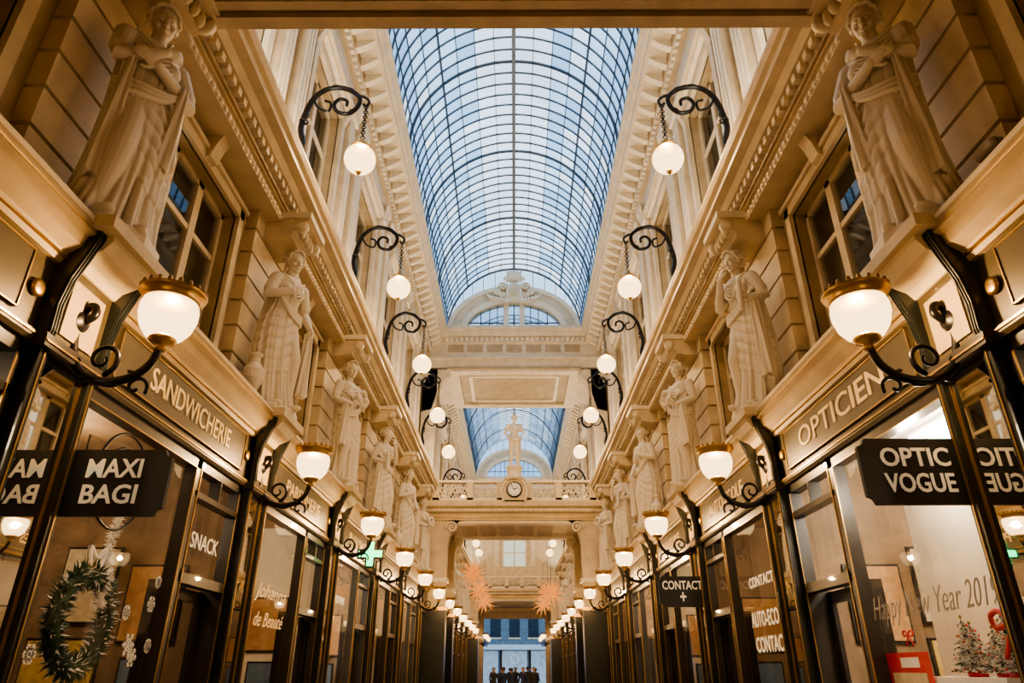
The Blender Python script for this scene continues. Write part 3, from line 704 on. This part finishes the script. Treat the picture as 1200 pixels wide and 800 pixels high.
# ------------------------------------------------------------------ figures
def remesh(mb,name,voxel,sm=2,matfn=None,mats=None):
    me=mb.mesh(name+'_src'); o=bpy.data.objects.new('tmp',me); COL.objects.link(o)
    r=o.modifiers.new('r','REMESH'); r.mode='VOXEL'; r.voxel_size=voxel; r.use_smooth_shade=True
    if sm:
        q=o.modifiers.new('s','SMOOTH'); q.factor=.5; q.iterations=sm
    dg=bpy.context.evaluated_depsgraph_get(); dg.update()
    out=bpy.data.meshes.new_from_object(o.evaluated_get(dg)); out.name=name
    bpy.data.objects.remove(o); 
    out.materials.clear()
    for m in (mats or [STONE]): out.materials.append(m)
    for p in out.polygons:
        p.use_smooth=True; p.material_index=matfn(p.center) if matfn else 0
    return out
def hand(mb,w,d,n,curl,H,M=STONE,k=1.0):
    d=Vector(d).normalized(); n=Vector(n); n=(n-d*n.dot(d)).normalized(); s=d.cross(n)
    R=Matrix((d,s,n)).transposed(); w=Vector(w); u=H*k
    mb.ell(w+d*.03*u,(.032*u,.023*u,.011*u),M,R=R,nu=10,nv=8)
    for i,L in enumerate((.036,.042,.039,.030)):
        b=w+d*.052*u+s*(.0165-.011*i)*u; L*=u
        c=curl
        p1=b+(d*math.cos(c*.5)+n*math.sin(c*.5))*L*.45; p2=p1+(d*math.cos(c*1.3)+n*math.sin(c*1.3))*L*.33; p3=p2+(d*math.cos(c*2)+n*math.sin(c*2))*L*.24
        mb.tube([b,p1,p2,p3],[.0062*u,.0058*u,.0052*u,.0045*u],M,8)
    b=w+d*.012*u+s*.018*u; p1=b+(d*.6+s*.75+n*.15)*.02*u; p2=p1+(d*.85+s*.3+n*.4)*.018*u
    mb.tube([b,p1,p2],[.008*u,.007*u,.0055*u],M,8)
def head(mb,c,hh,rx,ry,rz,hair=0,M=STONE):
    R=Euler((rx,ry,rz)).to_matrix().to_4x4(); T=Matrix.Translation(c)@R@Matrix.Scale(hh,4)
    E=lambda c,r,Rm=None,**k: mb.ell(c,r,M,R=Rm,T=T,**k)
    E((0,.03,.1),(.34,.42,.38)); E((0,-.09,-.1),(.275,.31,.37)); E((0,-.27,-.40),(.12,.12,.09)); E((0,-.14,-.3),(.22,.22,.17))
    mb.tube([(0,-.385,.1),(0,-.43,.0),(0,-.49,-.12)],[.035,.045,.06],M,8,T=T); 
    for s in(-1,1):
        E((s*.05,-.42,-.13),(.04,.05,.035),nu=8,nv=6)
        mb.tube([(s*.22,-.31,.1),(s*.14,-.375,.145),(s*.03,-.395,.1)],[.03,.035,.03],M,6,T=T)
        E((s*.125,-.352,.035),(.065,.045,.036),nu=10,nv=6)
        E((s*.17,-.3,-.12),(.09,.08,.1))
        E((s*.325,.02,-.02),(.04,.09,.12),nu=8,nv=6)
    mb.tube([(-.09,-.375,-.235),(0,-.425,-.22),(.09,-.375,-.235)],[.02,.034,.02],M,6,T=T)
    mb.tube([(-.07,-.37,-.28),(0,-.415,-.285),(.07,-.37,-.28)],[.02,.034,.02],M,6,T=T)
    E((0,.1,.2),(.38,.42,.36)); rnd=random.Random(5+hair)
    for s in(-1,1):
        for i in range(8):
            t=i/7; pts=[]
            for j in range(9):
                q=j/8; th=q*1.75
                yy=-.33+t*.55+.28*q; 
                x=s*.42*math.sin(th)*(1-.1*q); z=.14+.42*math.cos(th)
                pts.append((x+.03*math.sin(j*2+i),min(yy,.55)+.035*math.sin(j*1.9+i*2),z-.02))
            mb.tube(pts,.055,M,6,T=T)
    E((0,.5,.05),(.2,.2,.22))
    for i in range(10):
        a=2*pi*i/10; E((.16*math.cos(a),.55+.04*math.sin(3*a),.05+.17*math.sin(a)),(.07,.09,.07),nu=8,nv=6)
    if hair==1:
        for s in(-1,1): mb.tube(crom([(s*.25,.25,-.2),(s*.35,.2,-.5),(s*.4,-.0,-.75),(s*.38,-.12,-1.0)],4),[.08,.09,.08,.09,.08,.09,.08,.09,.08,.07,.07,.06,.04],M,7,T=T)
    if hair==2:
        for i in range(26):
            a=rnd.uniform(-.3,pi+.3); b_=rnd.uniform(.1,1.4); E((.40*math.cos(a)*math.cos(b_),-.28+.5*rnd.random(),.22+.33*math.sin(b_)),(.08,.08,.08),nu=8,nv=6)
def draped(variant,H=2.32):
    mb=MB(); S=lambda *p: Vector(p)*H
    rnd=random.Random(variant*11+1)
    tab=[(0,.150,.115),(.03,.142,.110),(.12,.128,.100),(.22,.120,.092),(.32,.117,.088),(.42,.118,.086),(.5,.114,.081),(.56,.102,.071),(.62,.086,.061),(.66,.088,.064),(.71,.100,.070),(.76,.110,.064),(.79,.108,.056),(.81,.088,.046),(.825,.05,.036)]
    sh=1 if variant%2==0 else -1
    k=-sh
    cx=lambda z: sh*(.024*math.sin(z*pi*1.5)) 
    rings=[]; nz=130; nt=176
    ph=[rnd.uniform(0,6) for _ in range(6)]
    for j in range(nz+1):
        z=.825*j/nz; rx,ry=lerp_tab(tab,z)
        amp=lerp_tab([(0,.32),(.12,.28),(.3,.20),(.45,.10),(.62,.12),(.72,.08),(.8,.02)],z)[0]
        sw=lerp_tab([(0,0),(.2,0),(.28,.085),(.45,.10),(.56,.065),(.62,0)],z)[0]
        ring=[]
        for i in range(nt):
            t=2*pi*i/nt; fr=max(0,-math.sin(t))
            ph0=.7*math.sin(3*t+ph[2])+z*1.2*math.sin(2*t+ph[3])
            hem2=.22+.11*k*math.cos(t)+.025*math.sin(3*t+ph[5])+.006*math.sin(15*t)
            w=.6*abs(math.sin(6*t+ph0+ph[0]))+.3*abs(math.sin(9.5*t+ph0*1.5))+.25*abs(math.sin(15*t+ph[1]+z*3))
            a=amp*(1-.45*fr*(1 if hem2<z<.56 else 0))
            f=1+a*(w-.6)*1.25
            if z>hem2:
                zc=z+.055*fr*fr-k*.085*math.cos(t)+.008*math.sin(5*t+ph[1])
                f+=sw*(abs(math.sin(pi*zc/.066+ph[4]+.8*math.sin(t*2+ph[5])+.5*math.sin(5*t)))-.4)
                if z<.58: f+=.08*min(1,(z-hem2)/.012)*min(1,(.58-z)/.06)
            ring.append(S(cx(z)+rx*f*math.cos(t), ry*f*math.sin(t), z))
        rings.append(ring)
    mb.loft(rings,STONE)
    mb.tube([S(k*.05+cx(.5),-.03,.50),S(k*.06,-.082,.30),S(k*.07,-.06,.12),S(k*.075,-.06,.03)],[.053*H,.043*H,.033*H,.028*H],STONE,14)
    mb.ell(S(k*.075,-.125,.018),(.026*H,.055*H,.018*H),STONE); mb.ell(S(-k*.05,-.11,.018),(.026*H,.05*H,.018*H),STONE)
    for s in(-1,1):
        mb.ell(S(s*.046+cx(.7),-.052,.715),(.036*H,.034*H,.036*H),STONE)
        mb.ell(S(s*.102+cx(.79),0,.782),(.040*H,.040*H,.038*H),STONE)
    mb.tube([S(cx(.8),.004,.80),S(cx(.8),-.006,.88)],[.034*H,.029*H],STONE,12)
    for i in range(5):
        z=.80-.022*i; mb.tube(crom([S(-.09+cx(.8),-.03,z+.015),S(-.045+cx(.8),-.058-.006*i,z-.02),S(cx(.8),-.064-.004*i,z-.038-.004*i),S(.045+cx(.8),-.058-.006*i,z-.02),S(.09+cx(.8),-.03,z+.015)],4),.006*H,STONE,6)
    for q in range(3):
        mb.tube(crom([S(k*.115,-.0,.585-.02*q),S(k*.07,-.078,.565-.02*q),S(-k*.03,-.09,.585-.014*q),S(-k*.095,-.06,.65),S(-k*.118,0,.73),S(-k*.105,.05,.80)],5),.011*H,STONE,8)
    rings=[]
    for j in range(24):
        z=.79-.73*j/23; w=.085+.05*j/23; ring=[]
        for i in range(48):
            t=2*pi*i/48; f=1+.14*math.sin(7*t+j*.1)+.06*math.sin(12*t); ring.append(S(cx(z)+w*f*math.cos(t),.05+.045*f*math.sin(t),z))
        rings.append(ring)
    mb.loft(rings,STONE)
    def arm(s,el,wr,hd,hn,curl=.6,sleeve=True):
        sp=Vector((s*.112+cx(.79),0,.782)); e=Vector(el); w=Vector(wr)
        mb.tube([sp*H,(sp*.5+e*.5)*H,e*H,(e*.6+w*.4)*H,w*H],[.036*H,.033*H,.029*H,.027*H,.018*H],STONE,12)
        if sleeve:
            for i in range(4):
                q=sp.lerp(e,.25+.16*i); mb.tube([ (q+Vector((0,-.03,.01)))*H,(q+Vector((s*.028,0,-.012)))*H,(q+Vector((0,.03,0)))*H],.008*H,STONE,6)
            mb.tube([sp*H,sp.lerp(e,.75)*H],[.040*H,.037*H],STONE,12)
        hand(mb,w*H,hd,hn,curl,H)
    def fall(x,y,z0,z1,w=.03,d=.02):
        rings=[]
        for j in range(16):
            z=z0+(z1-z0)*j/15; ww=w*(.7+.8*j/15); ring=[]
            for i in range(32):
                t=2*pi*i/32; f=1+.22*math.sin(5*t+.2*j)+.1*math.sin(9*t); ring.append(S(x+ww*f*math.cos(t),y+d*f*math.sin(t),z-.01*math.sin(3*t)))
            rings.append(ring)
        mb.loft(rings,STONE)
    if variant==0:
        arm(k,(k*.145,-.035,.655),(k*.02,-.112,.735),(-k*.8,.1,.45),(0,1,.2),.5)
        arm(-k,(-k*.15,-.03,.645),(k*.04,-.116,.655),(k*1,-.05,.1),(0,.8,.5),.5)
        fall(-k*.09,-.085,.66,.30,.022,.02); fall(k*.10,-.04,.66,.16,.022,.03)
        hp=(.32,.12*k,k*.35,0)
    elif variant==1:
        arm(k,(k*.165,.0,.64),(k*.15,-.085,.53),(0,-.4,-.8),(-k,.2,0),.7)
        arm(-k,(-k*.16,-.01,.645),(-k*.06,-.12,.685),(k*.7,-.2,.5),(k*.2,.9,.0),.5)
        fall(k*.15,-.08,.50,.12,.028,.03)
        mb.lathe([(.03*H,0),(.045*H,.01*H),(.03*H,.03*H),(.06*H,.1*H),(.062*H,.15*H),(.03*H,.19*H),(.025*H,.22*H),(.04*H,.24*H),(.03*H,.245*H)],tuple(S(-k*.18,-.04,.02)),STONE,18)
        hp=(.2,-.08*k,-k*.2,1)
    elif variant==2:
        arm(k,(k*.16,-.0,.65),(k*.09,-.135,.60),(-k*.6,-.5,.2),(0,.1,1),.6)
        arm(-k,(-k*.16,-.0,.65),(-k*.07,-.135,.63),(k*.6,-.5,.2),(0,.1,1),.6)
        for i in range(16):
            a=2*pi*i/16; mb.ell(S(.055*math.cos(a),-.16+.01*math.sin(a*3),.665+.05*math.sin(a)),(.02*H,.02*H,.02*H),STONE,nu=8,nv=6)
        fall(k*.11,-.09,.6,.28,.03,.025); hp=(.1,.05*k,k*.25,0)
    else:
        arm(k,(k*.15,-.05,.66),(k*.055,-.11,.80),(-k*.3,.1,.9),(-k*.3,.9,0),.9)
        arm(-k,(-k*.16,.02,.64),(-k*.14,-.11,.60),(k*.1,-.9,.0),(k*.9,0,.2),1.1)
        mb.tube([S(-k*.13,-.17,.52),S(-k*.125,-.155,.70)],.017*H,STONE,12)
        fall(-k*.14,-.06,.6,.15,.03,.03); hp=(.18,.05*k,k*.15,2)
    head(mb,S(cx(.8)+.0,-.012,.925),.138*H,hp[0],hp[1],hp[2],hp[3])
    mb.prism([(.19*H*math.cos(a*pi/4+pi/8),.15*H*math.sin(a*pi/4+pi/8)) for a in range(8)],'z',-.035*H,.01*H,STONE)
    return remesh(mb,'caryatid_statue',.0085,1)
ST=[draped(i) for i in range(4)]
ZS=3.0+.035*2.32*1.08
seqL=[0,1,2,3,1,2,0,3,1,2,0,3]; seqR=[0,3,2,1,3,2,1,0,2,3,1,0]
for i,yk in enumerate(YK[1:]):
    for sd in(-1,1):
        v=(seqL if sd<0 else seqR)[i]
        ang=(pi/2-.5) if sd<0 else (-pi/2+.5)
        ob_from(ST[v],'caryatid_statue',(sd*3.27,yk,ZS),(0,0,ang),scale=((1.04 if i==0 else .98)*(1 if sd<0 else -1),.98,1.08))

def person_mesh(name,H=1.7,pose='walk',cols=None,statue=False):
    mb=MB(); S=lambda *p: Vector(p)*H
    M=STONE; st=.07 if pose=='walk' else .02
    for s in(-1,1):
        kx=s*.05; f=s*st
        mb.tube([S(kx,0,.52),S(kx*1.1,-f*.6-.015,.28),S(kx*1.1,f*.9 if pose=='walk' else f,.05)],[.058*H,.042*H,.026*H],M,12)
        mb.ell(S(kx*1.1,(f*.9 if pose=='walk' else f)-.035,.018),(.026*H,.065*H,.02*H),M)
        mb.tube([S(s*.05,.03,.5),S(s*.05,.02,.44)],[.055*H,.05*H],M,10)
    rings=[]
    for z,rx,ry in((.47,.085,.06),(.52,.095,.068),(.58,.085,.06),(.64,.082,.058),(.72,.1,.066),(.78,.112,.06),(.81,.09,.045),(.83,.045,.035)):
        rings.append([S(rx*math.cos(2*pi*i/24),ry*math.sin(2*pi*i/24),z) for i in range(24)])
    mb.loft(rings,M)
    mb.tube([S(0,0,.81),S(0,-.005,.89)],.032*H,M,10)
    for s in(-1,1):
        if statue and s>0: e=S(.17,-.02,.66); w=S(.05,-.13,.70); hd=(-.8,-.1,.4)
        elif statue: e=S(-.17,-.0,.65); w=S(-.12,-.1,.55); hd=(.2,-.5,-.6)
        else: e=S(s*.15,.02,.64); w=S(s*.15,-.05+s*.05,.5); hd=(0,-.3,-.9)
        mb.tube([S(s*.115,0,.79),e,w],[.037*H,.029*H,.02*H],M,10); hand(mb,w,hd,(-s,.2,0),.5,H)
    head(mb,S(0,-.01,.925),.138*H,.1,0,0,2 if statue else 0)
    if statue:
        mb.tube(crom([S(-.12,0,.60),S(-.05,-.09,.52),S(.05,-.09,.5),S(.12,0,.56),S(.1,.07,.5),S(.1,.08,.2)],4),.03*H,M,9)
        mb.lathe([(.15*H,-.03*H),(.15*H,.01*H)],(0,0,0),M,16)
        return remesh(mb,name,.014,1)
    def fn(c):
        z=c.z/H
        if z>.9 and (c.y/H>.0 or z>.975): return 3
        if z>.835: return 2
        if z<.03: return 3
        if z<.49: return 1
        if abs(c.x)/H>.12 and z<.505: return 2
        return 0
    return remesh(mb,name,.02,1,fn,cols)
SKIN=mat('skin',(.5,.3,.2),.6,var=.05); HAIR=mat('dark_hair',(.04,.025,.015),.7,var=.1)
def coat(n,c): return mat(n,c,.8,var=.15)
J1=coat('navy_coat',(.02,.03,.06)); J2=coat('charcoal_coat',(.03,.03,.03)); J3=coat('brown_coat',(.14,.10,.06)); TR=coat('dark_trousers',(.03,.03,.04))
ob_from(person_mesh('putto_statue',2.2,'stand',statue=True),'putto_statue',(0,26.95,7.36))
PM=[person_mesh('pedestrian',1.74,'walk',[j,TR,SKIN,HAIR]) for j in(J1,J2,J3)]
rp=random.Random(4)
for (x,y) in((-.6,42),(.5,44),(1.2,47),(-1.3,48),(-.2,50),(.9,53),(-.9,55),(.1,57),(1.6,58),(-1.7,60),(-.4,62),(.7,63),(1.4,66),(-1.2,68),(0,70)):
    ob_from(PM[rp.randrange(3)],'pedestrian',(x,y,-1.6),(0,0,rp.choice([0,pi])+rp.uniform(-.3,.3)),scale=(1,1,rp.uniform(.97,1.07)))

# ------------------------------------------------------------------ hanging stars
def star():
    s=MB(); N=26
    for i in range(N):
        z=1-2*(i+.5)/N; a=i*2.39996; r=math.sqrt(1-z*z); d=Vector((r*math.cos(a),r*math.sin(a),z)); o=d.orthogonal().normalized(); q=d.cross(o)
        b=[d*.18+(o*math.cos(t*pi/2)+q*math.sin(t*pi/2))*.07 for t in range(4)]; tip=d*random.uniform(.7,1.0)
        s.add(b+[tip],[(0,1,4),(1,2,4),(2,3,4),(3,0,4)],STARM)
    s.ell((0,0,0),(.2,.2,.2),STARM); s.tube([(0,0,.3),(0,0,2.6)],.01,BLACK,5)
    return s.mesh('hanging_star')
SM_=star()
for x,y,z in((-1.95,33.5,4.1),(1.8,35.5,3.4),(-1.9,39,3.9),(1.9,41,3.9),(-1.9,46,3.9),(1.9,48,3.9)):
    ob_from(SM_,'hanging_star',(x,y,z))

# ------------------------------------------------------------------ window dressing
wr=MB(); rr=random.Random(2)
for i in range(2200):
    a=rr.uniform(0,2*pi); b_=rr.uniform(0,2*pi); R=.35; d=Vector((math.sin(b_),math.cos(a)*math.cos(b_),math.sin(a)*math.cos(b_)))
    c0=Vector((0,R*math.cos(a),R*math.sin(a)))+d*.045; tip=c0+(d+Vector((rr.uniform(-.5,.5),rr.uniform(-.6,.6),rr.uniform(-.6,.6))))*rr.uniform(.04,.075); o=d.orthogonal().normalized()*.012
    wr.add([c0-o,c0+o,tip],[(0,1,2)],SNOW if rr.random()<.22 else GREEN)
wr.torus((0,0,0),.35,.06,GREEN,'x',40,8)
wr.tube(crom([(0,-.05,.36),(0,-.12,.55),(0,.0,.48),(0,.12,.56),(0,.05,.36)],5),.02,SNOW,6)
wr.obj('christmas_wreath',(-3.46,5.86,.36))
g=MB()
for i in range(700):
    t=rr.random(); z=.95*t; x=.03*math.sin(z*9); a=rr.uniform(0,2*pi); r=rr.uniform(.03,.07); z2=z+rr.uniform(-.05,.03)
    c0=Vector((x,.0,z)); tip=c0+Vector((r*math.cos(a),r*math.sin(a),z2-z)); g.add([c0+Vector((0,0,.01)),c0-Vector((0,0,.01)),tip],[(0,1,2)],SNOW)
g.tube([(.03*math.sin(z*.95),0,z*.1) for z in range(0,11)],.012,SNOW,6)
g.obj('tinsel_garland',(-3.44,6.02,.48))
sn=MB()
for (y,z,r) in((6.5,.2,.1),(6.75,.55,.07),(6.35,.45,.06),(6.6,.1,.08),(6.85,.2,.06),(5.2,.1,.07),(6.8,.75,.05)):
    for i in range(3):
        T=Matrix.Translation((-3.37,y,z))@Matrix.Rotation(i*pi/3,4,'X'); sn.box(-.002,.002,-r,r,-.008,.008,SNOW,T)
        for s in(-1,1):
            for q in(-1,1): sn.box(-.002,.002,-.03,.03,-.006,.006,SNOW,T@Matrix.Translation((0,s*r*.6,0))@Matrix.Rotation(q*pi/4,4,'X'))
sn.obj('snowflake_decals')
def xtree(H,R,snow=False):
    t=MB(); r_=random.Random(int(H*100))
    t.lathe([(R*.35,0),(R*.4,H*.1),(R*.3,H*.12)],(0,0,0),RED,14); t.tube([(0,0,H*.1),(0,0,H)],[R*.08,R*.02],WOOD,6)
    L=9
    for l in range(L):
        z=H*(.15+.82*l/L); rad=R*(1-l/L)**.9+.02
        for i in range(int(10+14*(1-l/L))):
            a=r_.uniform(0,2*pi); tip=Vector((rad*math.cos(a),rad*math.sin(a),z-H*.06)); st=Vector((0,0,z+H*.05))
            d=tip-st; sd=d.cross(Vector((0,0,1))).normalized()
            for q in range(9):
                p=st+d*(.15+.1*q)
                for s in(-1,1):
                    e=p+d*.12+sd*s*rad*.28*(1-.06*q)+Vector((0,0,r_.uniform(-.02,.02)*H)); o=Vector((0,0,.012*H))
                    t.add([p+o,p-o,e],[(0,1,2)],SNOW if snow and r_.random()<.6 else GREEN)
        for i in range(4):
            a=r_.uniform(0,2*pi); t.ell((rad*.85*math.cos(a),rad*.85*math.sin(a),z-H*.03),(R*.07,)*3,RED if i%2 else GILT,nu=8,nv=6)
    t.ell((0,0,H*1.0),(R*.1,)*3,GILT,nu=8,nv=6)
    return t
XT=xtree(2.1,.45).mesh('christmas_tree')
for l in((-4.0,10.6,-1.58),(4.0,9.6,-1.4),(3.95,4.98,-1.35),(-4.0,14.3,-1.58),(4.0,14.3,-1.58)): ob_from(XT,'christmas_tree',l)
XS=xtree(.42,.13,True).mesh('snowy_tree')
b=MB(); b.box(3.45,3.95,5.35,6.98,-.95,-.25,WHITE); b.box(3.95,4.0,5.3,6.98,-.95,1.75,SHOPC); b.box(3.45,3.95,5.35,6.98,-.28,-.05,SNOW); b.obj('display_stage')
for l in((3.7,5.75,-.05),(3.6,5.95,-.05),(3.75,6.1,-.05),(3.7,5.55,-.05),(3.6,5.45,-.05)): ob_from(XS,'miniature_snowy_tree',l,scale=(1,1,random.uniform(.8,1.15)))
plight('display_spot',(3.62,6.0,1.75),75,(1,.86,.68),.08)
b=MB(); b.box(4.3,4.9,6.0,7.2,2.2,2.28,LEDW); b.obj('ceiling_light_panel')
text('new_year_lettering','Happy New Year 2019',1.85,.26,(3.352,5.95,.5),RR,mat('grey_paint',(.25,.22,.19),.6,var=0),ext=.002,shear=.4,bold=-.008)
p=MB(); p.box(3.43,3.44,6.25,6.95,-.35,.14,RED); p.box(3.425,3.43,6.32,6.88,-.25,-.02,GOODS[1]); p.box(3.425,3.43,6.4,6.7,.02,.1,SNOW); p.obj('sale_poster')
def bow(loc,s):
    m=MB()
    for a in(-1,1):
        m.tube(crom([(0,0,0),(0,a*.1*s,.08*s),(0,a*.2*s,.05*s),(0,a*.16*s,-.03*s),(0,0,0)],5),.02*s,RED,6); m.tube(crom([(0,0,0),(0,a*.06*s,-.1*s),(0,a*.14*s,-.22*s)],4),.018*s,RED,6)
    m.ell((0,0,0),(.03*s,)*3,RED); m.obj('red_bow',loc)
bow((3.44,5.12,.3),1.0); bow((3.44,6.5,.28),.4)
text('window_lettering','AUTO-ECOLE',1.3,.2,(3.35,9.75,.62),RR,SIGNW,ext=.002); text('window_lettering','CONTACT',1.2,.2,(3.35,9.75,.3),RR,SIGNW,ext=.002); text('window_lettering','CONTACT',1.0,.14,(3.35,9.8,1.1),RR,SIGNW,ext=.002)
text('window_lettering','SNACK',.7,.16,(-3.352,7.6,1.22),RL,SIGNW,ext=.002,bold=0)
text('window_lettering','Johanna',1.3,.24,(-3.352,10.0,.95),RL,GOLDL,ext=.002,shear=.4,bold=0); text('window_lettering','de Beauté',1.2,.18,(-3.352,10.0,.6),RL,GOLDL,ext=.002,shear=.4,bold=0)
text('window_lettering','APOTHEEK',.9,.14,(-3.352,13.9,1.2),RL,SIGNW,ext=.002)
n=MB(); n.torus((0,0,0),.4,.012,BLACK,'x',40,6); n.torus((0,0,0),.28,.01,BLACK,'x',40,6); n.tube([(0,-.4,0),(0,.4,0)],.012,BLACK,6)
n.obj('shop_emblem',(-3.35,5.75,1.45))
def cctv(loc,s):
    m=MB(); m.box(-.02,.02,-.05,.05,-.05,.05,GREY); m.tube([(0,0,0),(-s*.12,-.02,-.04)],.018,GREY,8); m.tube([(-s*.1,.06,-.05),(-s*.16,-.16,-.1)],.045,GREY,12); m.ell((-s*.163,-.17,-.102),(.035,.02,.035),BLACK,nu=10,nv=6); m.obj('security_camera',loc)
cctv((3.59,3.95,3.5),1); cctv((-3.59,3.95,3.4),-1)

# ------------------------------------------------------------------ world, camera
w=bpy.data.worlds.new('sky'); scene.world=w; w.use_nodes=True; nt=w.node_tree
bg=nt.nodes['Background']; tc=nt.nodes.new('ShaderNodeTexCoord'); n=nt.nodes.new('ShaderNodeTexNoise'); n.inputs['Scale'].default_value=3; n.inputs['Detail'].default_value=5
r=nt.nodes.new('ShaderNodeValToRGB'); r.color_ramp.elements[0].position=.3; r.color_ramp.elements[0].color=(.44,.64,.90,1); r.color_ramp.elements[1].position=.7; r.color_ramp.elements[1].color=(.84,.93,1,1)
nt.links.new(tc.outputs['Generated'],n.inputs['Vector']); nt.links.new(n.outputs['Fac'],r.inputs['Fac']); nt.links.new(r.outputs['Color'],bg.inputs[0]); bg.inputs[1].default_value=2.2

cam=bpy.data.cameras.new('camera'); co=bpy.data.objects.new('camera',cam); COL.objects.link(co)
cam.lens=24; cam.sensor_width=36; co.location=(0,0,0); co.rotation_euler=(math.radians(90+25.7),0,.0034)
cam.clip_end=300; scene.camera=co
for o in scene.objects:
    if o.parent is None: o.location.z+=1.6
